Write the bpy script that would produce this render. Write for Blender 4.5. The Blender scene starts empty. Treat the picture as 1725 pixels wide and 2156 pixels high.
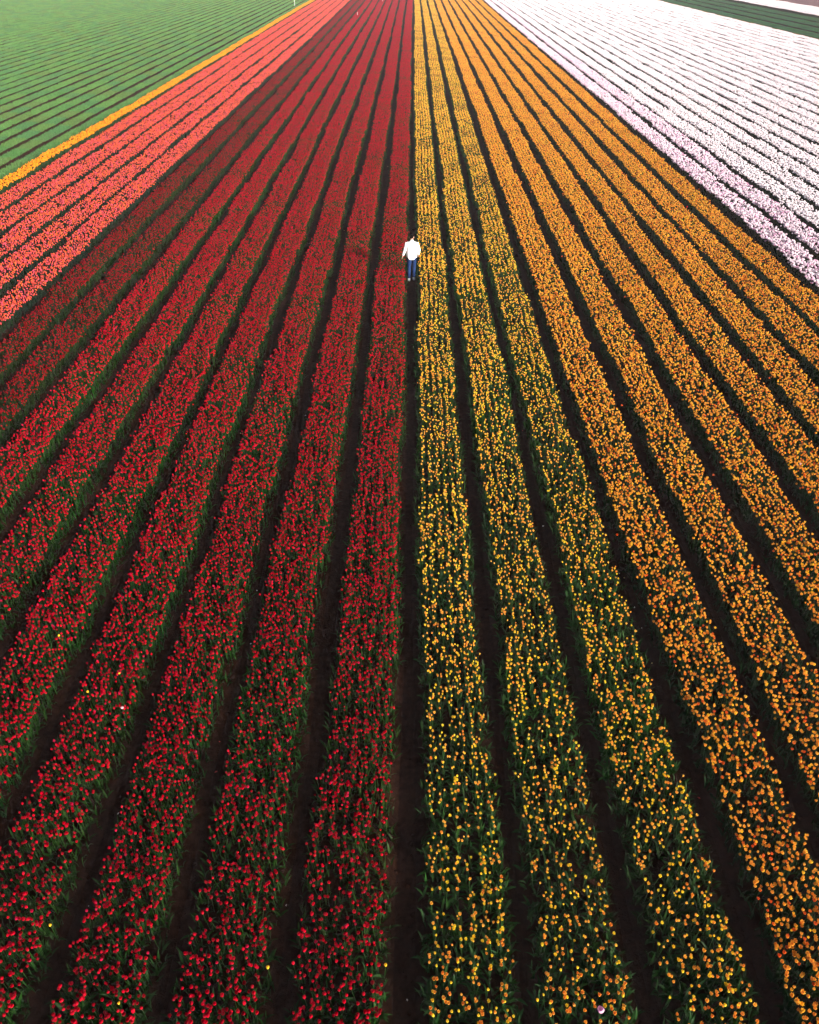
import bpy, bmesh, math, random
import numpy as np
from mathutils import Vector, Matrix

R = math.radians
scene = bpy.context.scene
C = scene.collection

# ------------------------------------------------------------------ camera
CAM_H, PITCH, YAW = 10.7, 37.06, 0.27
cam_data = bpy.data.cameras.new('camera')
cam_data.sensor_fit = 'HORIZONTAL'
cam_data.sensor_width = 36.0
cam_data.lens = 36.0 * 1594 / 1725
cam_data.clip_start = 0.1
cam_data.clip_end = 3000
cam = bpy.data.objects.new('camera', cam_data)
C.objects.link(cam)
cam.location = (0, 0, CAM_H)
cam.rotation_euler = (R(90 - PITCH), 0, R(YAW))
scene.camera = cam

# ------------------------------------------------------------------ sky and sun
SUN_EL, SUN_AZ = 15.0, 134.0        # azimuth from the row direction (+Y) towards the right (+X)
world = bpy.data.worlds.new('World')
scene.world = world
world.use_nodes = True
wn = world.node_tree.nodes
wl = world.node_tree.links
bg = wn['Background']
sky = wn.new('ShaderNodeTexSky')
sky.sky_type = 'NISHITA'
sky.sun_disc = False
sky.sun_elevation = R(SUN_EL)
sky.sun_rotation = R(SUN_AZ)
sky.air_density = 1.0
sky.dust_density = 3.0
wl.new(sky.outputs[0], bg.inputs[0])
bg.inputs[1].default_value = 0.05

sun_data = bpy.data.lights.new('sun', 'SUN')
sun_data.energy = 4.2
sun_data.angle = R(12)
sun_data.color = (1.0, 0.95, 0.87)
sun = bpy.data.objects.new('sun', sun_data)
C.objects.link(sun)
sd = Vector((math.sin(R(SUN_AZ)) * math.cos(R(SUN_EL)), math.cos(R(SUN_AZ)) * math.cos(R(SUN_EL)), math.sin(R(SUN_EL))))
sun.rotation_euler = sd.to_track_quat('Z', 'Y').to_euler()
sun.location = (40, 20, 60)

vs = scene.view_settings
vs.view_transform = 'Standard'
vs.look = 'None'
vs.exposure = 1.8
vs.gamma = 1.0
vs.use_curve_mapping = False
scene.cycles.use_denoising = True
scene.cycles.max_bounces = 3
scene.cycles.diffuse_bounces = 2
scene.cycles.glossy_bounces = 2
scene.cycles.transmission_bounces = 2
scene.cycles.volume_bounces = 0
scene.cycles.adaptive_threshold = 0.03

HAZE_DENSITY, HAZE_ANISO = 0.00038, 0.0

# ------------------------------------------------------------------ materials
def new_mat(name):
    m = bpy.data.materials.new(name)
    m.use_nodes = True
    return m, m.node_tree.nodes, m.node_tree.links, m.node_tree.nodes['Principled BSDF']

def plant_mat(name, rough, spec, trans, tint=(1, 1, 1), sheen=0.0):
    m, n, l, b = new_mat(name)
    a = n.new('ShaderNodeAttribute'); a.attribute_name = 'Col'
    l.new(a.outputs['Color'], b.inputs['Base Color'])
    b.inputs['Roughness'].default_value = rough
    b.inputs['Specular IOR Level'].default_value = spec
    b.inputs['Sheen Weight'].default_value = sheen
    t = n.new('ShaderNodeBsdfTranslucent')
    mx = n.new('ShaderNodeMix'); mx.data_type = 'RGBA'; mx.blend_type = 'MULTIPLY'
    mx.inputs[0].default_value = 1.0
    l.new(a.outputs['Color'], mx.inputs[6]); mx.inputs[7].default_value = (*tint, 1)
    l.new(mx.outputs[2], t.inputs['Color'])
    s = n.new('ShaderNodeMixShader'); s.inputs[0].default_value = trans
    l.new(b.outputs[0], s.inputs[1]); l.new(t.outputs[0], s.inputs[2])
    l.new(s.outputs[0], n['Material Output'].inputs['Surface'])
    return m

MAT_PETAL = plant_mat('petal', 0.6, 0.06, 0.40)
MAT_LEAF = plant_mat('tulip_leaf', 0.55, 0.08, 0.22, (1.0, 1.05, 0.5))

def soil_mat(name, c0, c1, scale=9.0, bump=0.6):
    m, n, l, b = new_mat(name)
    tc = n.new('ShaderNodeNewGeometry')
    n1 = n.new('ShaderNodeTexNoise'); n1.inputs['Scale'].default_value = scale; n1.inputs['Detail'].default_value = 9; n1.inputs['Roughness'].default_value = 0.7
    n2 = n.new('ShaderNodeTexNoise'); n2.inputs['Scale'].default_value = 0.7; n2.inputs['Detail'].default_value = 3
    l.new(tc.outputs['Position'], n1.inputs['Vector']); l.new(tc.outputs['Position'], n2.inputs['Vector'])
    mt = n.new('ShaderNodeMath'); mt.operation = 'MULTIPLY_ADD'; mt.inputs[1].default_value = 0.6
    l.new(n2.outputs[0], mt.inputs[0]); l.new(n1.outputs[0], mt.inputs[2])
    r = n.new('ShaderNodeValToRGB')
    r.color_ramp.elements[0].position = 0.55; r.color_ramp.elements[0].color = (*c0, 1)
    r.color_ramp.elements[1].position = 1.05; r.color_ramp.elements[1].color = (*c1, 1)
    l.new(mt.outputs[0], r.inputs[0]); l.new(r.outputs[0], b.inputs['Base Color'])
    bp = n.new('ShaderNodeBump'); bp.inputs['Strength'].default_value = bump; bp.inputs['Distance'].default_value = 0.05
    l.new(n1.outputs[0], bp.inputs['Height']); l.new(bp.outputs[0], b.inputs['Normal'])
    b.inputs['Roughness'].default_value = 0.95
    b.inputs['Specular IOR Level'].default_value = 0.02
    return m

MAT_SOIL = soil_mat('dark_soil', (0.0065, 0.0026, 0.0015), (0.036, 0.0155, 0.0095))
MAT_MAUVE = soil_mat('mauve_bare_soil', (0.10, 0.055, 0.06), (0.20, 0.12, 0.13), 3.0)
MAT_RUST = soil_mat('rust_soil', (0.16, 0.05, 0.035), (0.26, 0.09, 0.06), 4.0)

def plain_mat(name, col, rough=0.7, spec=0.3, noise=0.0, nscale=30.0, bump=0.0):
    m, n, l, b = new_mat(name)
    b.inputs['Roughness'].default_value = rough
    b.inputs['Specular IOR Level'].default_value = spec
    tc = n.new('ShaderNodeTexCoord')
    nz = n.new('ShaderNodeTexNoise'); nz.inputs['Scale'].default_value = nscale; nz.inputs['Detail'].default_value = 5
    l.new(tc.outputs['Object'], nz.inputs['Vector'])
    r = n.new('ShaderNodeValToRGB')
    r.color_ramp.elements[0].position = 0.3; r.color_ramp.elements[1].position = 0.7
    r.color_ramp.elements[0].color = (*[c * (1 - noise) for c in col], 1)
    r.color_ramp.elements[1].color = (*[min(1, c * (1 + noise)) for c in col], 1)
    l.new(nz.outputs[0], r.inputs[0]); l.new(r.outputs[0], b.inputs['Base Color'])
    if bump:
        bp = n.new('ShaderNodeBump'); bp.inputs['Strength'].default_value = bump; bp.inputs['Distance'].default_value = 0.01
        l.new(nz.outputs[0], bp.inputs['Height']); l.new(bp.outputs[0], b.inputs['Normal'])
    return m

# ------------------------------------------------------------------ mesh helpers
def mesh_np(name, verts, faces, mats, cols=None, mat_idx=None, smooth=True):
    """verts (N,3), faces list of int arrays (M,k) with equal k per array."""
    me = bpy.data.meshes.new(name)
    verts = np.asarray(verts, np.float32)
    me.vertices.add(len(verts)); me.vertices.foreach_set('co', verts.ravel())
    loops = np.concatenate([f.ravel() for f in faces]).astype(np.int32)
    tot = np.concatenate([np.full(len(f), f.shape[1], np.int32) for f in faces])
    start = np.concatenate([[0], np.cumsum(tot)[:-1]]).astype(np.int32)
    me.loops.add(len(loops)); me.loops.foreach_set('vertex_index', loops)
    me.polygons.add(len(tot)); me.polygons.foreach_set('loop_start', start)
    me.polygons.foreach_set('loop_total', tot)
    if smooth: me.polygons.foreach_set('use_smooth', np.ones(len(tot), bool))
    for m in mats: me.materials.append(m)
    if mat_idx is not None: me.polygons.foreach_set('material_index', np.asarray(mat_idx, np.int32))
    if cols is not None:
        at = me.color_attributes.new('Col', 'FLOAT_COLOR', 'POINT')
        c4 = np.ones((len(verts), 4), np.float32); c4[:, :3] = cols
        at.data.foreach_set('color', c4.ravel())
    me.update(calc_edges=True)
    return me

def link(name, data, parent=None, loc=(0, 0, 0)):
    o = bpy.data.objects.new(name, data)
    C.objects.link(o)
    o.location = loc
    if parent is not None: o.parent = parent
    return o

def tag(o, label=None, cat=None, group=None, kind=None):
    if label: o['label'] = label
    if cat: o['category'] = cat
    if group: o['group'] = group
    if kind: o['kind'] = kind
    return o

# ------------------------------------------------------------------ plant templates
def grid_faces(nu, nv, off=0):
    i = np.arange(nv - 1)[:, None] * nu + np.arange(nu - 1)[None, :]
    i = i.ravel() + off
    return np.stack([i, i + 1, i + 1 + nu, i + nu], 1)

def leaf_template(length, width, a0, a1, twist, nseg, nu):
    """a lanceolate leaf leaving the ground at angle a0 and arching to a1 (degrees above level), along +X."""
    t = np.linspace(0, 1, nseg + 1)
    ang = np.radians(a0 + (a1 - a0) * t ** 1.3)
    ds = length / nseg
    mid = (ang[1:] + ang[:-1]) / 2
    x = np.concatenate([[0], np.cumsum(np.cos(mid) * ds)])
    z = np.concatenate([[0], np.cumsum(np.sin(mid) * ds)])
    w = 0.5 * width * np.clip(np.sin(np.pi * (0.10 + 0.88 * t ** 0.85)), 0.03, 1)
    u = np.linspace(-1, 1, nu)
    V = np.zeros((nseg + 1, nu, 3))
    tw = np.radians(twist) * t
    fold = 0.28
    for j in range(nu):
        lat = u[j] * w
        up = abs(u[j]) * w * fold
        V[:, j, 0] = x - np.sin(ang) * (up + lat * np.sin(tw))
        V[:, j, 1] = lat * np.cos(tw)
        V[:, j, 2] = z + np.cos(ang) * (up + lat * np.sin(tw))
    return V.reshape(-1, 3), grid_faces(nu, nseg + 1)

def head_template(rv, zv, hw, nu):
    """six petals; radius rv, height zv and angular half width hw at each level."""
    V, F, W = [], [], []
    nv = len(rv)
    u = np.linspace(-1, 1, nu)
    for k in range(6):
        a0 = k * math.pi / 3
        inner = k % 2
        for i in range(nv):
            for uu in u:
                a = a0 + uu * hw[i]
                cup = 1 - 0.10 * uu * uu
                r = (rv[i] - (0.0035 if inner else 0)) * cup
                zz = zv[i] * (1.0 if not inner else 0.97) - 0.004 * uu * uu * (i == nv - 1)
                V.append((r * math.cos(a), r * math.sin(a), zz))
                W.append((i / (nv - 1), abs(uu)))
        F.append(grid_faces(nu, nv, k * nu * nv))
    return np.array(V), np.concatenate(F), np.array(W)

def heads_for(style, fine):
    d = math.radians
    nu = 5 if fine else 3
    if style == 'egg':         # closed, rounded
        sh = [((.008, .030, .032, .021), (0, .020, .042, .064), (d(50), d(46), d(42), d(24))),
              ((.008, .032, .035, .028), (0, .019, .040, .060), (d(50), d(46), d(42), d(22))),
              ((.008, .028, .030, .016), (0, .022, .045, .068), (d(50), d(46), d(42), d(28)))]
    elif style == 'crown':     # half open with pointed tips
        sh = [((.007, .024, .027, .028), (0, .018, .038, .062), (d(50), d(42), d(36), d(7))),
              ((.007, .023, .023, .018), (0, .019, .040, .062), (d(50), d(42), d(36), d(8))),
              ((.007, .026, .030, .034), (0, .016, .036, .058), (d(50), d(42), d(36), d(7)))]
    else:                      # full, wide blooms
        sh = [((.010, .040, .046, .036), (0, .020, .045, .070), (d(52), d(48), d(44), d(24))),
              ((.010, .042, .050, .048), (0, .018, .042, .064), (d(52), d(48), d(44), d(22))),
              ((.010, .037, .041, .026), (0, .022, .048, .074), (d(52), d(48), d(44), d(26)))]
    out = []
    for rv, zv, hw in sh:
        if not fine:
            rv, zv, hw = (rv[0], (rv[1] + rv[2]) / 2 * 1.03, rv[3]), (zv[0], (zv[1] + zv[2]) / 2, zv[3]), (hw[0], hw[1], hw[3])
        out.append(head_template(rv, zv, hw, nu))
    return out

LEAVES = [(0.27, .038, 84, 40, 25), (0.24, .036, 76, 10, -30), (0.30, .032, 87, 66, 20), (0.22, .044, 64, -10, 15), (0.25, .034, 80, -20, 40)]
LEAF_T = [leaf_template(*a, 4, 2) for a in LEAVES]
LEAF_F = [leaf_template(*a, 7, 3) for a in LEAVES]
def stem_template(n=3):
    a = np.arange(n) * 2 * np.pi / n
    r = 0.0042
    lo = np.stack([r * np.cos(a), r * np.sin(a), np.zeros(n)], 1)
    hi = lo.copy(); hi[:, 2] = 1; hi[:, :2] *= 0.8
    f = np.array([[i, (i + 1) % n, n + (i + 1) % n, n + i] for i in range(n)])
    return np.concatenate([lo, hi]), f
STEM = stem_template()

# kinds: plants per m2, share that flower, blossom style, size, stem height, leaf colour, colour function
def mixc(a, b, t): return np.array(a)[None, :] * (1 - t[:, None]) + np.array(b)[None, :] * t[:, None]

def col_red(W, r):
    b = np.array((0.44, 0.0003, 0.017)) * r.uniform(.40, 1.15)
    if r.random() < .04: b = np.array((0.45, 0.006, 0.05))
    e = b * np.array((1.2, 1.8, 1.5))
    return mixc(b * 1.2, b * .72, np.clip(W[:, 0] * 1.5 - .4, 0, 1))  # lit outer sides and shaded cup painted in: bright base, darker rim
def col_dark(W, r):
    b = np.array((0.27, 0.0005, 0.010)) * r.uniform(.55, 1.2)
    return mixc(b * 1.15, b * .75, W[:, 0])  # same painted light: petal base brightened, rim dimmed like a shaded cup
def flame(W, r, reds, yellows):
    k = r.random()
    red = np.array(reds[0]) * (1 - k) + np.array(reds[1]) * k
    yel = np.array(yellows[0]) * (1 - k) + np.array(yellows[1]) * k
    t = np.clip(W[:, 1] * .75 + W[:, 0] * .75 - .30, 0, 1)
    return mixc(red, yel, t)
def col_yellow(W, r):
    if r.random() < .36: return flame(W, r, ((.74, .42, .015), (.82, .58, .02)), ((.86, .60, .03), (.9, .72, .07)))
    return flame(W, r, ((.66, .09, .012), (.85, .32, .02)), ((.88, .44, .06), (.94, .66, .12)))
def col_orange(W, r):
    if r.random() < .14: return flame(W, r, ((.45, .03, .008), (.62, .07, .010)), ((.70, .14, .02), (.80, .26, .03)))
    if r.random() < .2: return flame(W, r, ((.84, .36, .02), (.85, .48, .02)), ((.88, .52, .03), (.9, .60, .05)))
    return flame(W, r, ((.62, .07, .010), (.82, .27, .018)), ((.82, .42, .045), (.88, .62, .10)))
def col_coral(W, r):
    b = np.array((0.58, 0.056, 0.044)) * r.uniform(.85, 1.1)
    k = r.random()
    if k < .16: b = np.array((.76, .11, .025))
    elif k < .36: b = np.array((.66, .06, .11))
    return mixc(b, np.clip(b * np.array((1.1, 2.2, 1.9)), 0, .9), (W[:, 0] > .9) * .4 + W[:, 1] * .3)
def col_amber(W, r):
    return flame(W, r, ((.80, .16, .008), (.88, .30, .01)), ((.86, .30, .01), (.9, .42, .015)))
def col_pink(W, r):
    e = np.array((.88, .76, .83)); b = np.array((.80, .42, .62))
    if r.random() < .15: e = np.array((.80, .48, .66))
    return mixc(b, e, np.clip(.35 + W[:, 0] * .9, 0, 1)) * r.uniform(.9, 1.03)
def col_white(W, r):
    e = np.array((.93, .85, .89)); b = np.array((.84, .56, .70))
    return mixc(b, e, np.clip(.45 + W[:, 0] * .8, 0, 1)) * r.uniform(.93, 1.03)

KINDS = {
    #          dens flow  style   size stem   leaf colour            colour      leafscale
    'red':    (195, .88, 'egg',   .69, .32, (.010, .034, .006), col_red, .74),
    'sparse': (185, .68, 'egg',   .68, .30, (.010, .026, .006), col_dark, .76),
    'yellow': (175, .64, 'crown', .68, .32, (.013, .042, .010), col_yellow, .82),
    'orange': (180, .93, 'crown', .80, .34, (.008, .025, .008), col_orange, .82),
    'coral':  (175, .76, 'egg',   .82, .36, (.010, .022, .011), col_coral, .80),
    'amber':  (150, .90, 'egg',   .95, .36, (.018, .042, .012), col_amber, .78),
    'pink':   (115, .98, 'full',  1.0, .38, (.008, .022, .009), col_pink, .85),
    'white':  (140, .98, 'full',  .84, .38, (.008, .020, .010), col_white, .85),
    'green':  (430, .00005, 'egg', .9, .18, (.078, .192, .058), col_white, .52),
    'darkgreen': (380, .0, 'egg', .9, .18, (.019, .085, .040), col_white, .50),
}
BED_W = 1.15
ROWS = 6

def gen_plants(kind, length, rng, width=BED_W, dens_mul=1.0, flow_mul=1.0):
    dens, flow = KINDS[kind][0] * dens_mul, KINDS[kind][1] * flow_mul
    n = int(dens * length * width)
    rows = max(2, int(round(ROWS * width / BED_W)))
    row = rng.integers(0, rows, n)
    jit = {'yellow': .033, 'orange': .034, 'red': .05}.get(kind, .05)
    x = (row + .5) / rows * width - width / 2 + rng.normal(0, jit, n)
    y = rng.uniform(-length / 2, length / 2, n)
    # flowering varies in drifts
    ph = rng.uniform(0, 6.28, 4)
    drift = .5 + .25 * (np.sin(y * 2.6 + x * 3 + ph[0]) + np.sin(y * 1.3 - x * 4 + ph[1]))
    p = flow * (.72 + .56 * drift) if flow < .9 else np.full(n, flow)
    has = rng.random(n) < p
    for _ in range(int(rng.integers(0, 3)) if length > 2 else 0):      # small gaps where bulbs failed
        gx, gy, gr = rng.uniform(-width / 2, width / 2), rng.uniform(-length / 2, length / 2), rng.uniform(.04, .10)
        keep = ((x - gx) / gr) ** 2 + ((y - gy) / (gr * 1.6)) ** 2 > 1
        x, y, has = x[keep], y[keep], has[keep]
    if kind in ('red', 'sparse', 'yellow', 'orange'):      # a skirt of leaves without blossom along both edges
        m = int(26 * length)
        side = np.where(rng.random(m) < .5, -1, 1)
        x = np.concatenate([x * .93, side * (width / 2 + rng.uniform(-.06, .035, m))])
        y = np.concatenate([y, rng.uniform(-length / 2, length / 2, m)])
        has = np.concatenate([has, np.zeros(m, bool)])
    return x, y, has

def place(T, pos, yaw, scl, tilt=None, taz=None):
    """T (V,3) -> (n,V,3)"""
    n = len(pos)
    P = np.repeat(T[None], n, 0) * scl[:, None, None] if scl.ndim == 1 else T[None] * scl[:, None, :]
    c, s = np.cos(yaw)[:, None], np.sin(yaw)[:, None]
    X = P[..., 0] * c - P[..., 1] * s; Y = P[..., 0] * s + P[..., 1] * c; Z = P[..., 2].copy()
    if tilt is not None:
        ca, sa = np.cos(taz)[:, None], np.sin(taz)[:, None]
        a = X * ca + Y * sa; b = -X * sa + Y * ca
        ct, st = np.cos(tilt)[:, None], np.sin(tilt)[:, None]
        a2 = a * ct + Z * st; Z = -a * st + Z * ct
        X = a2 * ca - b * sa; Y = a2 * sa + b * ca
    return np.stack([X + pos[:, None, 0], Y + pos[:, None, 1], Z + pos[:, None, 2]], -1)

class Acc:
    def __init__(s): s.v, s.f, s.c, s.m, s.n = [], [], [], [], 0
    def add(s, P, F, cols, mi):
        n, V = P.shape[:2]
        idx = F[None] + (np.arange(n) * V)[:, None, None] + s.n
        s.v.append(P.reshape(-1, 3)); s.f.append(idx.reshape(-1, F.shape[1])); s.c.append(cols.reshape(-1, 3))
        s.m.append(np.full(n * len(F), mi)); s.n += n * V
    def mesh(s, name):
        return mesh_np(name, np.concatenate(s.v), [np.concatenate(s.f)], [MAT_LEAF, MAT_PETAL], np.concatenate(s.c), np.concatenate(s.m))

TONE = [1.0]
def leaf_cols(rng, n, V, base):
    base = np.array(base) * TONE[0]
    c = np.array(base)[None, :] * rng.uniform(.65, 1.35, (n, 1)) * rng.uniform(.88, 1.12, (n, 3))
    return np.repeat(c[:, None, :], V, 1)

RIDGE = 0.06
HEADS = {s: heads_for(s, False) for s in ('egg', 'crown', 'full')}

def add_leaves(acc, kind, x, y, rng, per=3):
    if KINDS[kind][1] > .8: per = 2
    _, _, _, _, _, lc, _, ls = KINDS[kind]
    for k in range(per):
        pick = rng.integers(0, len(LEAF_T), len(x))
        for j, (T, F) in enumerate(LEAF_T):
            q = pick == j
            m = int(q.sum())
            if not m: continue
            pos = np.stack([x[q], y[q], np.full(m, RIDGE - .01)], 1)
            P = place(T, pos, rng.uniform(0, 6.283, m), ls * rng.uniform(.75, 1.22, m))
            acc.add(P, F, leaf_cols(rng, m, len(T), lc), 0)

def plants_into(acc, kind, x, y, has, rng, pr):
    """whole plants for every position, blossom and stem where has is true."""
    dens, flow, style, size, stem, lc, cf, ls = KINDS[kind]
    add_leaves(acc, kind, x, y, rng)
    hx, hy = x[has], y[has]; n = len(hx)
    if n:
        hs = stem * rng.uniform(.84, 1.12, n)
        az = rng.uniform(0, 6.283, n); tl = np.abs(rng.normal(0, .12, n))
        base = np.stack([hx, hy, np.full(n, RIDGE - .01)], 1)
        P = place(STEM[0], base, az, np.stack([np.ones(n), np.ones(n), hs], 1), tl, az)
        acc.add(P, STEM[1], leaf_cols(rng, n, len(STEM[0]), np.array(lc) * 1.5), 0)
        top = base + np.stack([np.sin(tl) * np.cos(az) * hs, np.sin(tl) * np.sin(az) * hs, np.cos(tl) * hs], 1)
        pick = rng.integers(0, 3, n)
        for j, (T, F, W) in enumerate(HEADS[style]):
            q = pick == j; m = int(q.sum())
            if not m: continue
            P = place(T, top[q], rng.uniform(0, 6.283, m), size * rng.uniform(.82, 1.16, m), tl[q] * 1.6, az[q])
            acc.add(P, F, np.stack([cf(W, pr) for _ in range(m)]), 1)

def patch_mesh(kind, name, length, seed, width=BED_W, dens_mul=1.0, flow_mul=1.0):
    rng = np.random.default_rng(seed)
    acc = Acc()
    TONE[0] = np.array((rng.uniform(.8, 1.3), rng.uniform(.88, 1.15), rng.uniform(.8, 1.1)))
    plants_into(acc, kind, *gen_plants(kind, length, rng, width, dens_mul, flow_mul), rng, random.Random(seed))
    return acc.mesh(name)

# ------------------------------------------------------------------ patch collections and the instancing node groups
PATCH_L = 2.5
def make_kind_group(kind, nvar, width=BED_W, key=None):
    key = key or kind
    col = bpy.data.collections.new('patches_' + key)
    for i in range(nvar):
        dm, fm = 1.0, 1.0
        if kind in ('yellow', 'red', 'sparse'):
            fm = (1.0, 1.1, .8, 1.0, .62, 1.05)[i % 6]
        me = patch_mesh(kind, '%s_patch_%02d' % (key, i), PATCH_L, 1000 + 37 * i + sum(map(ord, key)), width, dm, fm)
        o = bpy.data.objects.new('%s_patch_%02d' % (key, i), me)
        col.objects.link(o)
    g = bpy.data.node_groups.new('plant_' + key, 'GeometryNodeTree')
    g.interface.new_socket('Geometry', in_out='INPUT', socket_type='NodeSocketGeometry')
    g.interface.new_socket('Geometry', in_out='OUTPUT', socket_type='NodeSocketGeometry')
    n, l = g.nodes, g.links
    gi, go = n.new('NodeGroupInput'), n.new('NodeGroupOutput')
    ci = n.new('GeometryNodeCollectionInfo'); ci.inputs['Collection'].default_value = col
    ci.inputs['Separate Children'].default_value = True; ci.inputs['Reset Children'].default_value = True
    ip = n.new('GeometryNodeInstanceOnPoints'); ip.inputs['Pick Instance'].default_value = True
    va = n.new('GeometryNodeInputNamedAttribute'); va.data_type = 'INT'; va.inputs['Name'].default_value = 'variant'
    ra = n.new('GeometryNodeInputNamedAttribute'); ra.data_type = 'FLOAT_VECTOR'; ra.inputs['Name'].default_value = 'spin'
    sa = n.new('GeometryNodeInputNamedAttribute'); sa.data_type = 'FLOAT_VECTOR'; sa.inputs['Name'].default_value = 'size'
    l.new(gi.outputs[0], ip.inputs['Points']); l.new(ci.outputs[0], ip.inputs['Instance'])
    l.new(va.outputs[0], ip.inputs['Instance Index']); l.new(ra.outputs[0], ip.inputs['Rotation']); l.new(sa.outputs[0], ip.inputs['Scale'])
    l.new(ip.outputs[0], go.inputs[0])
    return g, nvar

NVAR = {'red': 7, 'sparse': 5, 'yellow': 7, 'orange': 6, 'coral': 5, 'amber': 3, 'pink': 4, 'white': 5, 'green': 7, 'darkgreen': 3}
WIDTHS = {'white': 1.15, 'pink': 1.10, 'green': .92, 'amber': .82}
GROUPS = {k: make_kind_group(k, v, WIDTHS.get(k, BED_W)) for k, v in NVAR.items()}
WIDE = 2.7
GROUPS['widegreen'] = make_kind_group('darkgreen', 3, WIDE, 'widegreen')

# ------------------------------------------------------------------ ground
PERIOD, X0 = 1.5, -0.08
FAR_Y = 214.0
COSP, SINP = math.cos(R(PITCH)), math.sin(R(PITCH))

gm = mesh_np('ground', [(-420, -60, 0), (420, -60, 0), (420, 430, 0), (-420, 430, 0)], [np.array([[0, 1, 2, 3]])], [MAT_SOIL])
tag(link('ground', gm), 'dark bare soil of the flower fields and their paths', kind='structure')

# ------------------------------------------------------------------ beds
def wob(seed, y):
    return 0.028 * np.sin(y * .21 + seed * 1.7) + 0.024 * np.sin(y * .57 + seed * 4.1) + 0.045 * np.sin(y * .043 + seed)

def y_enter(x):
    z = (abs(x) - 2.2) / 0.60
    return max(-3.6, (z - CAM_H * SINP) / COSP - 2)

def ridge_mesh(x, seed, y0, y1, width, h=RIDGE, mat=MAT_SOIL):
    ny = max(2, int((y1 - y0) / 2.5) + 1)
    ys = np.linspace(y0, y1, ny)
    prof = [(-width / 2 - .10, 0.003), (-width / 2 + .02, h), (width / 2 - .02, h), (width / 2 + .10, 0.003)]
    V = np.zeros((ny, 4, 3))
    for j, (px, pz) in enumerate(prof):
        V[:, j, 0] = px + wob(seed, ys); V[:, j, 1] = ys; V[:, j, 2] = pz
    return mesh_np('soil_ridge', V.reshape(-1, 3), [grid_faces(4, ny)], [mat], smooth=False)

rngb = np.random.default_rng(5)
HERO_Y0, HERO_Y1 = 3.42, 4.42

def make_bed(name, label, cat, group, kind, x, seed, width=BED_W, key=None, hero=False, y1=FAR_Y, part='tulips', plabel=None):
    y0 = y_enter(x)
    root = link(name, None, loc=(x, 0, 0))
    tag(root, label, cat, group)
    link('soil_ridge', ridge_mesh(x, seed, y0, y1, width), root)
    key = key or kind
    g, nv = GROUPS[key]
    if hero:
        ys = [HERO_Y0 - PATCH_L * (i + .5) for i in range(2)] + list(np.arange(HERO_Y1 + PATCH_L / 2, y1, PATCH_L))
    else:
        ys = list(np.arange(y0 + PATCH_L / 2, y1, PATCH_L))
    ys = np.array(ys); n = len(ys)
    me = bpy.data.meshes.new('planting')
    me.vertices.add(n)
    co = np.zeros((n, 3), np.float32); co[:, 0] = wob(seed, ys) + rngb.normal(0, .008, n); co[:, 1] = ys
    me.vertices.foreach_set('co', co.ravel())
    v = rngb.integers(0, nv, n)
    for i in range(1, n):
        if v[i] == v[i - 1]: v[i] = (v[i] + 1) % nv
    a = me.attributes.new('variant', 'INT', 'POINT'); a.data.foreach_set('value', v.astype(np.int32))
    sp = np.zeros((n, 3), np.float32); sp[:, 2] = np.where(rngb.random(n) < .5, 0, math.pi)
    a = me.attributes.new('spin', 'FLOAT_VECTOR', 'POINT'); a.data.foreach_set('vector', sp.ravel())
    sz = np.ones((n, 3), np.float32)
    sz[:, 0] = rngb.uniform(.92, 1.06, n) * np.where(rngb.random(n) < .5, 1, -1); sz[:, 2] = rngb.uniform(.93, 1.07, n)
    a = me.attributes.new('size', 'FLOAT_VECTOR', 'POINT'); a.data.foreach_set('vector', sz.ravel())
    o = link(part, me, root)
    tag(o, kind='stuff')
    md = o.modifiers.new('planting', 'NODES'); md.node_group = g
    return root

ORD = ['first', 'second', 'third', 'fourth', 'fifth', 'sixth', 'seventh', 'eighth', 'ninth', 'tenth']
def ordinal(i):
    if i < 10: return ORD[i]
    m = i + 1
    suf = 'th' if 10 < m % 100 < 14 else {1: 'st', 2: 'nd', 3: 'rd'}.get(m % 10, 'th')
    return '%d%s' % (m, suf)

def bx(n):            # centre of the n-th bed; n > 0 right of the path, n < 0 left of it
    return X0 + (abs(n) - .5) * PERIOD * (1 if n > 0 else -1)

BEDS = {}
for i in range(9):
    n = -(i + 1)
    kind = 'red' if i < 7 else 'sparse'
    if i < 7: lab = '%s bed of dense red tulips counted leftwards from the path the person walks' % ordinal(i)
    elif i == 7: lab = 'thinly flowering dark red and green bed next to the dense red beds'
    else: lab = 'thinly flowering dark red bed bordering the coral tulips'
    BEDS[n] = make_bed('tulip_bed', lab, 'flower bed', 'red tulip beds', kind, bx(n), n, hero=(i < 4))
for i in range(5):
    n = -(10 + i)
    BEDS[n] = make_bed('tulip_bed', '%s coral tulip bed counted leftwards from the last red bed' % ordinal(i), 'flower bed', 'coral tulip beds', 'coral', bx(n), n)
BEDS[-15] = make_bed('tulip_bed', 'single amber orange tulip bed between the coral beds and the green field', 'flower bed', None, 'amber', bx(-15), -15, width=.9)
for i in range(50):
    n = -(16 + i)
    make_bed('leaf_bed', '%s green leafy bed counted outwards from the amber tulips' % ordinal(i), 'leaf bed', 'green beds without blossom', 'green', bx(n), n, width=1.1, part='leaves')
for i in range(3):
    BEDS[i + 1] = make_bed('tulip_bed', '%s sparse yellow tulip bed counted rightwards from the path the person walks' % ordinal(i), 'flower bed', 'yellow tulip beds', 'yellow', bx(i + 1), i + 1, hero=True)
for i in range(7):
    n = 4 + i
    BEDS[n] = make_bed('tulip_bed', '%s dense orange tulip bed counted rightwards from the yellow beds' % ordinal(i), 'flower bed', 'orange tulip beds', 'orange', bx(n), n, hero=(i == 0))
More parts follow.
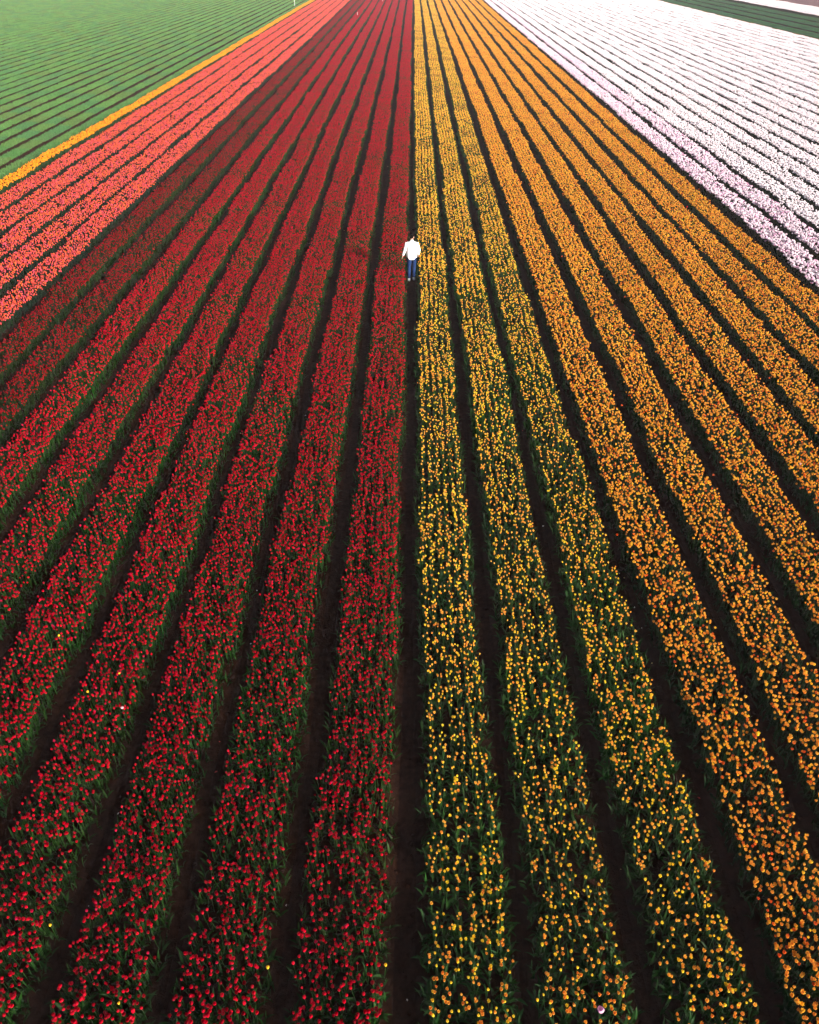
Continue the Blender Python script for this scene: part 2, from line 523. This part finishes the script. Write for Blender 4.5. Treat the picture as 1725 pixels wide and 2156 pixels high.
for i in range(25):
    n = 11 + i
    if i < 2: lab, kd = ('big-bloomed pale pink tulip bed right beside the orange beds', 'big-bloomed pale pink tulip bed between its twin and the white beds')[i], 'pink'
    else: lab, kd = '%s white tulip bed counted rightwards from the pale pink beds' % ordinal(i - 2), 'white'
    make_bed('tulip_bed', lab, 'flower bed', 'white and pale pink tulip beds', kd, bx(n), n, width=1.16 if i > 1 else BED_W)
GX0 = 54.2
for i in range(4):
    make_bed('leaf_bed', '%s wide dark green strip beyond the white tulips' % ordinal(i), 'leaf bed', 'wide dark green strips', 'darkgreen', GX0 + 1.9 + i * 3.75, 200 + i, width=WIDE, key='widegreen', part='leaves')
for i in range(6):
    make_bed('tulip_bed', '%s far white tulip bed beyond the wide dark green strips' % ordinal(i), 'flower bed', 'far white tulip beds', 'white', 70.0 + i * 1.4, 300 + i, width=1.16)

# dry grass verge, rust edge and bare mauve field at the far right
def strip(name, x0, x1, z, mat, label):
    y0 = y_enter(x0)
    me = mesh_np(name, [(x0, y0, z), (x1, y0, z), (x1, FAR_Y, z), (x0, FAR_Y, z)], [np.array([[0, 1, 2, 3]])], [mat])
    return tag(link(name, me), label, kind='structure')
strip('soil_edge', 78.3, 79.6, .006, MAT_RUST, 'rust red strip of bare soil beside the mauve field')
strip('bare_field', 79.6, 120, .004, MAT_MAUVE, 'mauve brown bare field in the far right corner')

def blades_mesh(name, x0, x1, y0, y1, count, seed, col, hmin, hmax):
    rng = np.random.default_rng(seed)
    acc = Acc()
    T = np.array([(-.012, 0, 0), (.012, 0, 0), (0.03, 0, 1.0)]); F = np.array([[0, 1, 2]])
    pos = np.stack([rng.uniform(x0, x1, count), rng.uniform(y0, y1, count), np.zeros(count)], 1)
    s = np.stack([rng.uniform(1, 2.2, count)] * 2 + [rng.uniform(hmin, hmax, count)], 1)
    P = place(T, pos, rng.uniform(0, 6.28, count), s, rng.uniform(0, .5, count), rng.uniform(0, 6.28, count))
    acc.add(P, F, leaf_cols(rng, count, 3, col), 0)
    return acc.mesh(name)
g = link('grass', blades_mesh('grass', 53.1, 54.1, y_enter(53), FAR_Y, 24000, 9, (.26, .20, .09), .12, .30))
tag(g, 'yellowed dry grass verge between white tulips and dark green strips', kind='stuff')

# ------------------------------------------------------------------ the nearest tulips, one object each
HEADS_FINE = {s: heads_for(s, True) for s in ('egg', 'crown', 'full')}
def blossom_meshes(style, cf, size, count, seed, name='blossom'):
    pr = random.Random(seed); out = []
    for i in range(count):
        T, F, W = HEADS_FINE[style][i % 3]
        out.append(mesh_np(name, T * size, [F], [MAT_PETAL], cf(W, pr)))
    return out
def leaf_meshes(lc, count, seed):
    rng = np.random.default_rng(seed); out = []
    for i in range(count):
        T, F = LEAF_F[i % len(LEAF_F)]
        out.append(mesh_np('leaf', T, [F], [MAT_LEAF], leaf_cols(rng, 1, len(T), lc)[0]))
    return out
SV, SF = stem_template(5)
def stem_mesh(lc):
    return mesh_np('stem', SV, [SF], [MAT_LEAF], np.repeat(np.array(lc)[None] * 1.5, len(SV), 0))
HERO = {}
TONE[0] = 1.0
for k, cnt in (('red', 14), ('yellow', 18), ('orange', 18)):
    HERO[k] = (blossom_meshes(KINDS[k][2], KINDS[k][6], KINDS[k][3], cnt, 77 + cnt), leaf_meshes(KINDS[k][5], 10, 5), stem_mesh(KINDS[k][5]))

def tulip(name, x, y, kind, rng, label, group=None, blossom=None, h=None):
    bl, lv, st = HERO[kind]
    hgt = h or KINDS[kind][4] * rng.uniform(.86, 1.12)
    root = link(name, None, loc=(x, y, RIDGE - .01))
    az, tl = rng.uniform(0, 6.28), abs(rng.gauss(0, .10))
    rot = Matrix.Rotation(tl, 4, Vector((-math.sin(az), math.cos(az), 0)))
    tag(root, label, 'tulip', group)
    s = link('stem', st, root); s.rotation_euler = rot.to_euler(); s.scale = (1, 1, hgt)
    b = link('blossom', blossom or rng.choice(bl), root)
    top = rot @ Vector((0, 0, hgt))
    b.location = top
    b.rotation_euler = (Matrix.Rotation(tl * 1.6, 4, Vector((-math.sin(az), math.cos(az), 0))) @ Matrix.Rotation(rng.uniform(0, 6.28), 4, 'Z')).to_euler()
    sc = rng.uniform(.84, 1.14); b.scale = (sc, sc, sc)
    a0 = rng.uniform(0, 6.28)
    for k in range(2):
        f = link('leaf', rng.choice(lv), root)
        f.rotation_euler = (0, 0, a0 + k * 2.6 + rng.uniform(-.5, .5))
        q = rng.uniform(.8, 1.2); f.scale = (q, q, q)
    return root

pr = random.Random(21)
def in_view(x, y, z=.44, m=1.03):
    zc = y * COSP + (CAM_H - z) * SINP
    v = y * SINP - (CAM_H - z) * COSP
    return (np.abs(x) < m * zc * 862.5 / 1594) & (v > -m * zc * 1078 / 1594)
rows = []
for n in (-1, -2, -3, -4, 1, 2, 3, 4):
    kind = 'red' if n < 0 else ('yellow' if n < 4 else 'orange')
    rng = np.random.default_rng(400 + n)
    x, y, has = gen_plants(kind, HERO_Y1 - HERO_Y0, rng)
    y = y + (HERO_Y0 + HERO_Y1) / 2
    gx = bx(n) + x + wob(n, y)
    own = has & in_view(gx, y)
    rows.append([n, kind, gx, y, has, own, rng])
for kind in ('red', 'yellow', 'orange'):       # keep the 300 nearest of a kind as things
    mine = [r for r in rows if r[1] == kind]
    ys = np.sort(np.concatenate([r[3][r[5]] for r in mine]))
    if len(ys) > 298:
        lim = ys[298]
        for r in mine: r[5] = r[5] & (r[3] < lim)
for n, kind, gx, y, has, own, rng in rows:
    acc = Acc()
    lx = gx - bx(n)
    plants_into(acc, kind, lx[~own], y[~own], has[~own], rng, pr)
    tag(link('tulips', acc.mesh('tulips'), BEDS[n]), kind='stuff')
    if kind == 'red':
        name, lab = 'red_tulip', 'red tulip at the near end of the %s red bed left of the path' % ordinal(-n - 1)
        grp = 'nearest tulips of the %s red bed' % ordinal(-n - 1)
    elif kind == 'yellow':
        name, lab = 'yellow_tulip', 'yellow flamed tulip at the near end of the %s yellow bed' % ordinal(n - 1)
        grp = 'nearest tulips of the %s yellow bed' % ordinal(n - 1)
    else:
        name, lab = 'orange_tulip', 'orange flamed tulip at the near end of the first orange bed'
        grp = 'nearest tulips of the first orange bed'
    for xx, yy in zip(gx[own], y[own]):
        tulip(name, float(xx), float(yy), kind, pr, lab, grp)

# ------------------------------------------------------------------ stray tulips of another colour
def col_pure(c):
    return lambda W, r: mixc(np.array(c) * .85, np.array(c), W[:, 0])
YEL = blossom_meshes('egg', col_pure((.80, .50, .03)), .62, 1, 3)[0]
LIL = blossom_meshes('full', col_pure((.78, .42, .66)), .85, 1, 4)[0]
WHT = blossom_meshes('egg', col_pure((.70, .42, .48)), .85, 1, 5)[0]
REDB = blossom_meshes('egg', col_pure((.62, .01, .03)), 1.05, 1, 6)[0]
for x, y, b, k, lab in (
    (-4.69, 4.58, YEL, 'red', 'single yellow tulip among red, on the edge of the third red bed'),
    (-3.50, 3.68, YEL, 'red', 'single yellow tulip among red at the near end of the third red bed'),
    (-0.34, 4.15, YEL, 'red', 'single yellow tulip on the edge of the red bed beside the central path'),
    (-1.78, 4.09, YEL, 'red', 'single yellow tulip on the edge of the second red bed'),
    (-6.46, 9.74, YEL, 'red', 'single yellow tulip standing alone in the fifth red bed'),
    (-5.06, 8.78, YEL, 'red', 'pale yellow tulip in the fourth red bed, nearer to its middle'),
    (-5.50, 8.41, YEL, 'red', 'pale yellow tulip in the fourth red bed, the nearer and more leftward'),
    (-4.82, 8.06, WHT, 'red', 'whitish pink tulip on the edge of the fourth red bed'),
    (2.30, 3.60, LIL, 'yellow', 'single lilac pink tulip at the near end of the second yellow bed'),
    (9.48, 15.49, WHT, 'orange', 'single whitish tulip among the orange ones'),
    (13.10, 37.8, REDB, 'orange', 'single red tulip on the edge of an orange bed'),
):
    tulip('stray_tulip', x, y, k, pr, lab, 'stray tulips of another colour', blossom=b, h=.44)

# ------------------------------------------------------------------ fallen petals and clods on the paths
def path_points(rng, count, y0, y1, pw=.42, nmin=-6, nmax=6):
    k = rng.integers(nmin, nmax + 1, count)
    y = y0 + (y1 - y0) * rng.random(count) ** 1.4
    x = X0 + k * PERIOD + rng.uniform(-pw / 2, pw / 2, count)
    return x, y
def clod_mesh():
    rng = np.random.default_rng(8)
    bm = bmesh.new(); bmesh.ops.create_icosphere(bm, subdivisions=1, radius=1)
    T = np.array([v.co[:] for v in bm.verts]); F = np.array([[v.index for v in f.verts] for f in bm.faces]); bm.free()
    T = T * rng.uniform(.7, 1.25, (len(T), 1))
    n = 7000
    x, y = path_points(rng, n, 2.5, 40)
    s = np.exp(rng.normal(math.log(.013), .55, n)).clip(.004, .045)
    P = place(T, np.stack([x, y, s * .25], 1), rng.uniform(0, 6.28, n), np.stack([s * rng.uniform(.8, 1.4, n), s, s * .7], 1))
    idx = F[None] + (np.arange(n) * len(T))[:, None, None]
    return mesh_np('clods', P.reshape(-1, 3), [idx.reshape(-1, 3)], [MAT_SOIL], smooth=False)
tag(link('soil_clods', clod_mesh()), 'crumbled dark clods scattered along the bare paths', kind='stuff')
def petal_litter():
    rng = np.random.default_rng(18); acc = Acc()
    T, F = leaf_template(.045, .03, 12, -10, 30, 3, 2)
    n = 260
    x, y = path_points(rng, n, 3.2, 60, .6)
    P = place(T, np.stack([x, y, np.full(n, .012)], 1), rng.uniform(0, 6.28, n), rng.uniform(.6, 1.1, n))
    pal = np.array([(.80, .74, .70), (.80, .60, .25), (.70, .62, .58), (.55, .05, .05)])
    acc.add(P, F, np.repeat(pal[rng.integers(0, 4, n)][:, None], len(T), 1), 1)
    return acc.mesh('petals')
tag(link('fallen_petals', petal_litter()), 'pale fallen petals lying scattered on the bare paths', kind='stuff')

# ------------------------------------------------------------------ marker stakes near the far end
def stake(x, y, h, label):
    bm = bmesh.new()
    w = .03
    ring = [(-w, -w), (w, -w), (w, w), (-w, w)]
    lo = [bm.verts.new((a, b, -.05)) for a, b in ring]; up = [bm.verts.new((a, b, h - .06)) for a, b in ring]; tip = bm.verts.new((0, 0, h))
    for i in range(4):
        j = (i + 1) % 4
        bm.faces.new((lo[i], lo[j], up[j], up[i])); bm.faces.new((up[i], up[j], tip))
    me = bpy.data.meshes.new('marker_stake'); bm.to_mesh(me); bm.free(); me.materials.append(MAT_STAKE)
    return tag(link('marker_stake', me, None, (x, y, 0)), label, 'stake', 'white marker stakes')
MAT_STAKE = plain_mat('white_stake', (.75, .74, .72), .7, .3, .08, 12)
stake(-6.6, 193.5, 1.5, 'small white stake standing in the red tulips at the very top')
stake(-24.3, 185.5, 1.2, 'small white stake where the green beds meet the amber row')
stake(-9.78, 157.0, .8, 'small white stake low in the far red tulips')

# ------------------------------------------------------------------ the person walking along the path
def tube(bm, pts, n=12):
    """pts: (x, y, z, rx, ry); rings stay perpendicular to the path, rx across X, ry the other way; ends are closed."""
    rings = []
    P = [Vector(p[:3]) for p in pts]
    for i, p in enumerate(pts):
        d = (P[min(i + 1, len(P) - 1)] - P[max(i - 1, 0)]).normalized()
        ax = Vector((1, 0, 0)) - d * d.x
        if ax.length < .2: ax = Vector((0, 1, 0)) - d * d.y
        ax.normalize(); ay = d.cross(ax)
        ry = p[4] if len(p) > 4 else p[3]
        rings.append([bm.verts.new(P[i] + ax * math.cos(a) * p[3] + ay * math.sin(a) * ry) for a in [k * 2 * math.pi / n for k in range(n)]])
    for r0, r1 in zip(rings, rings[1:]):
        for k in range(n): bm.faces.new((r0[k], r0[(k + 1) % n], r1[(k + 1) % n], r1[k]))
    bm.faces.new(rings[0][::-1]); bm.faces.new(rings[-1])
def ball(bm, c, r, sub=2):
    m = Matrix.Translation(c) @ Matrix.Diagonal((*r, 1)) if not isinstance(r, float) else Matrix.Translation(c) @ Matrix.Scale(r, 4)
    bmesh.ops.create_icosphere(bm, subdivisions=sub, radius=1, matrix=m)
def fused(name, bm, mat, voxel, parent, smooth=6):
    bmesh.ops.recalc_face_normals(bm, faces=bm.faces)
    me = bpy.data.meshes.new(name); bm.to_mesh(me); bm.free(); me.materials.append(mat)
    o = link(name, me, parent)
    md = o.modifiers.new('fuse', 'REMESH'); md.mode = 'VOXEL'; md.voxel_size = voxel; md.use_smooth_shade = True
    sm = o.modifiers.new('soften', 'SMOOTH'); sm.factor = .5; sm.iterations = smooth
    return o

MAT_SKIN = plain_mat('skin', (.46, .26, .18), .55, .35, .06, 25)
MAT_SHIRT = plain_mat('white_cotton', (.84, .84, .84), .85, .2, .02, 40, .25)
MAT_JEANS = plain_mat('blue_denim', (.003, .016, .066), .85, .2, .25, 60, .3)
MAT_HAIR = plain_mat('black_hair', (.0025, .002, .002), .9, .03, .3, 90, .6)
MAT_SHOE = plain_mat('white_shoe', (.78, .78, .80), .6, .35, .05, 30)
MAT_SOLE = plain_mat('grey_sole', (.45, .45, .46), .8, .2, .1, 30)
MAT_EYE = plain_mat('eye', (.05, .03, .02), .2, .5)

FOOT_L, FOOT_R = Vector((-.105, -.03, 0)), Vector((.085, .07, 0))
b = bmesh.new()
# legs, pelvis, trunk, neck, head
for hip, knee, foot in ((Vector((-.095, .02, .93)), Vector((-.105, .05, .50)), FOOT_L), (Vector((.095, .02, .93)), Vector((.085, .09, .50)), FOOT_R)):
    tube(b, [(*hip, .085), (*(hip.lerp(knee, .5)), .075), (*knee, .055), (*(knee.lerp(foot + Vector((0, 0, .10)), .35)), .056), (foot.x, foot.y, .12, .038), (foot.x, foot.y, .05, .040)])
    tube(b, [(foot.x, foot.y - .05, .04, .036, .032), (foot.x, foot.y + .06, .04, .042, .032), (foot.x, foot.y + .17, .03, .036, .020)])
tube(b, [(0, .02, .86, .15, .10), (0, .02, .98, .155, .105), (0, .03, 1.12, .135, .10), (0, .04, 1.28, .165, .115), (0, .05, 1.40, .18, .105), (0, .055, 1.47, .12, .08), (0, .065, 1.51, .06, .06)])
tube(b, [(0, .06, 1.46, .058), (0, .11, 1.58, .055)])
HC = Vector((-.012, .150, 1.640))
ball(b, HC, (.076, .096, .112))
ball(b, HC + Vector((0, .045, -.075)), (.052, .050, .045))            # jaw
ball(b, HC + Vector((0, .100, -.025)), (.014, .020, .028))            # nose
ball(b, HC + Vector((0, .090, .018)), (.05, .014, .012))              # brow
ball(b, HC + Vector((0, .088, -.062)), (.024, .012, .010))            # mouth
for sx in (-1, 1): ball(b, HC + Vector((sx * .086, -.012, -.020)), (.016, .026, .036))
# arms and hands
ARMS = [(Vector((-.19, .05, 1.425)), Vector((-.27, .03, 1.17)), Vector((-.345, .06, .95))), (Vector((.19, .05, 1.425)), Vector((.275, .00, 1.19)), Vector((.255, .13, .97)))]
for sh, el, wr in ARMS:
    tube(b, [(*sh, .052), (*(sh.lerp(el, .5)), .046), (*el, .040), (*(el.lerp(wr, .35)), .040), (*wr, .028)])
    d = (wr - el).normalized()
    side = Vector((0, 1, 0)) - d * d.y; side.normalize()
    out = d.cross(side)
    tube(b, [(*(wr - d * .01), .026, .024), (*(wr + d * .04), .018, .040), (*(wr + d * .085), .016, .040)])
    for i, (o, ln) in enumerate(((-.030, .062), (-.010, .076), (.010, .082), (.030, .072))):
        r0 = wr + d * .078 + side * o
        k1 = r0 + d * ln * .5; k2 = k1 + (d * .8 + out * (.35 if sh.x < 0 else -.35)).normalized() * ln * .5
        tube(b, [(*r0, .0095), (*k1, .0090), (*k2, .0075)], 8)
    t0 = wr + d * .03 + side * .030
    tube(b, [(*t0, .012), (*(t0 + (d + side * .8).normalized() * .035), .0105), (*(t0 + (d * 1.4 + side * .8).normalized() * .065), .0085)], 8)
person = fused('person', b, MAT_SKIN, .006, None, 3)
person.location = (-0.05, 29.35, 0.0)
tag(person, 'person in white shirt and blue jeans walking away along the bare central path', 'person')
for sx in (-1, 1):
    e = bmesh.new(); ball(e, HC + Vector((sx * .031, .086, .002)), (.013, .010, .010), 2)
    me = bpy.data.meshes.new('eye'); e.to_mesh(me); e.free(); me.materials.append(MAT_EYE); link('eye', me, person)
# hair
b = bmesh.new()
ball(b, HC + Vector((0, -.012, .022)), (.088, .106, .112)); ball(b, HC + Vector((0, -.050, -.018)), (.074, .054, .056))
ball(b, HC + Vector((0, .055, .075)), (.060, .045, .040))
for k in range(26):
    r = random.Random(k); a = r.uniform(0, 6.28); e = r.uniform(.2, 1.4)
    ball(b, HC + Vector((math.cos(a) * math.cos(e) * .082, math.sin(a) * math.cos(e) * .096 - .012, math.sin(e) * .104 + .022)), .016, 1)
fused('hair', b, MAT_HAIR, .007, person, 3)
# shirt
b = bmesh.new()
tube(b, [(0, .02, .905, .196, .140), (0, .02, .95, .204, .146), (0, .02, 1.00, .203, .142), (0, .03, 1.14, .198, .138), (0, .04, 1.28, .210, .140), (0, .05, 1.38, .205, .126), (0, .055, 1.45, .145, .092), (0, .065, 1.51, .072, .068)], 24)
for sh, el, wr in ARMS:
    tube(b, [(*(sh + Vector((-.05 if sh.x > 0 else .05, 0, .0))), .072), (*sh, .074), (*(sh.lerp(el, .5)), .064), (*el, .058), (*(el.lerp(wr, .5)), .052), (*(wr + (el - wr).normalized() * .02), .044)], 16)
for k in range(14):                                             # soft folds
    r = random.Random(90 + k); a = r.uniform(0, 6.28); z = r.uniform(.93, 1.25)
    p0 = Vector((math.cos(a) * .200, .025 + math.sin(a) * .138, z)); a2 = a + r.uniform(-.5, .5)
    p1 = Vector((math.cos(a2) * .198, .03 + math.sin(a2) * .136, z + r.uniform(.05, .14)))
    tube(b, [(*p0, .006), (*p0.lerp(p1, .5), .013), (*p1, .006)], 8)
tube(b, [(0, -.095, .835, .085, .012), (0, -.100, .90, .140, .022), (0, -.085, .98, .150, .03)], 20)   # shirt tail
tube(b, [(0, .125, .850, .080, .012), (0, .130, .90, .130, .022), (0, .120, .98, .140, .03)], 20)
tube(b, [(0, .058, 1.485, .080, .072), (0, .066, 1.535, .068, .064)], 16)   # collar
fused('shirt', b, MAT_SHIRT, .009, person, 4)
# trousers
b = bmesh.new()
tube(b, [(0, .02, .84, .160, .118), (0, .02, .90, .172, .122), (0, .02, .96, .168, .118)], 20)
for hip, knee, foot in ((Vector((-.088, .02, .90)), Vector((-.105, .05, .50)), FOOT_L), (Vector((.088, .02, .90)), Vector((.085, .09, .50)), FOOT_R)):
    tube(b, [(*hip, .098, .112), (*(hip.lerp(knee, .5)), .088, .092), (*knee, .070), (*(knee.lerp(foot + Vector((0, 0, .1)), .4)), .066), (foot.x, foot.y, .13, .056), (foot.x, foot.y, .085, .058)], 16)
fused('trousers', b, MAT_JEANS, .009, person, 4)
# shoes
for f in (FOOT_L, FOOT_R):
    b = bmesh.new()
    tube(b, [(f.x, f.y - .085, .055, .034, .036), (f.x, f.y - .05, .060, .046, .046), (f.x, f.y + .03, .060, .049, .044), (f.x, f.y + .11, .048, .050, .034), (f.x, f.y + .18, .040, .042, .024), (f.x, f.y + .205, .036, .024, .016)], 16)
    tube(b, [(f.x, f.y - .015, .05, .046, .052), (f.x, f.y - .015, .105, .050, .056)], 16)
    sh = fused('shoe', b, MAT_SHOE, .006, person, 3)
    b = bmesh.new()
    tube(b, [(f.x, f.y - .092, .016, .036, .014), (f.x, f.y - .05, .016, .050, .015), (f.x, f.y + .10, .016, .054, .015), (f.x, f.y + .19, .016, .044, .014), (f.x, f.y + .212, .016, .024, .012)], 16)
    fused('sole', b, MAT_SOLE, .006, sh, 2)

# ------------------------------------------------------------------ haze over the fields
bm = bmesh.new()
bmesh.ops.create_cube(bm, size=1.0, matrix=Matrix.Translation((0, 187, 5.4)) @ Matrix.Diagonal((880, 520, 12.8, 1)))
me = bpy.data.meshes.new('haze'); bm.to_mesh(me); bm.free()
hm = bpy.data.materials.new('haze_air'); hm.use_nodes = True
hn, hl = hm.node_tree.nodes, hm.node_tree.links
hn.remove(hn['Principled BSDF'])
pv = hn.new('ShaderNodeVolumePrincipled')
pv.inputs['Color'].default_value = (.98, .86, .94, 1)
pv.inputs['Density'].default_value = HAZE_DENSITY
pv.inputs['Anisotropy'].default_value = HAZE_ANISO
hl.new(pv.outputs[0], hn['Material Output'].inputs['Volume'])
me.materials.append(hm)
tag(link('haze', me), 'thin pale haze lying over the fields', kind='stuff')
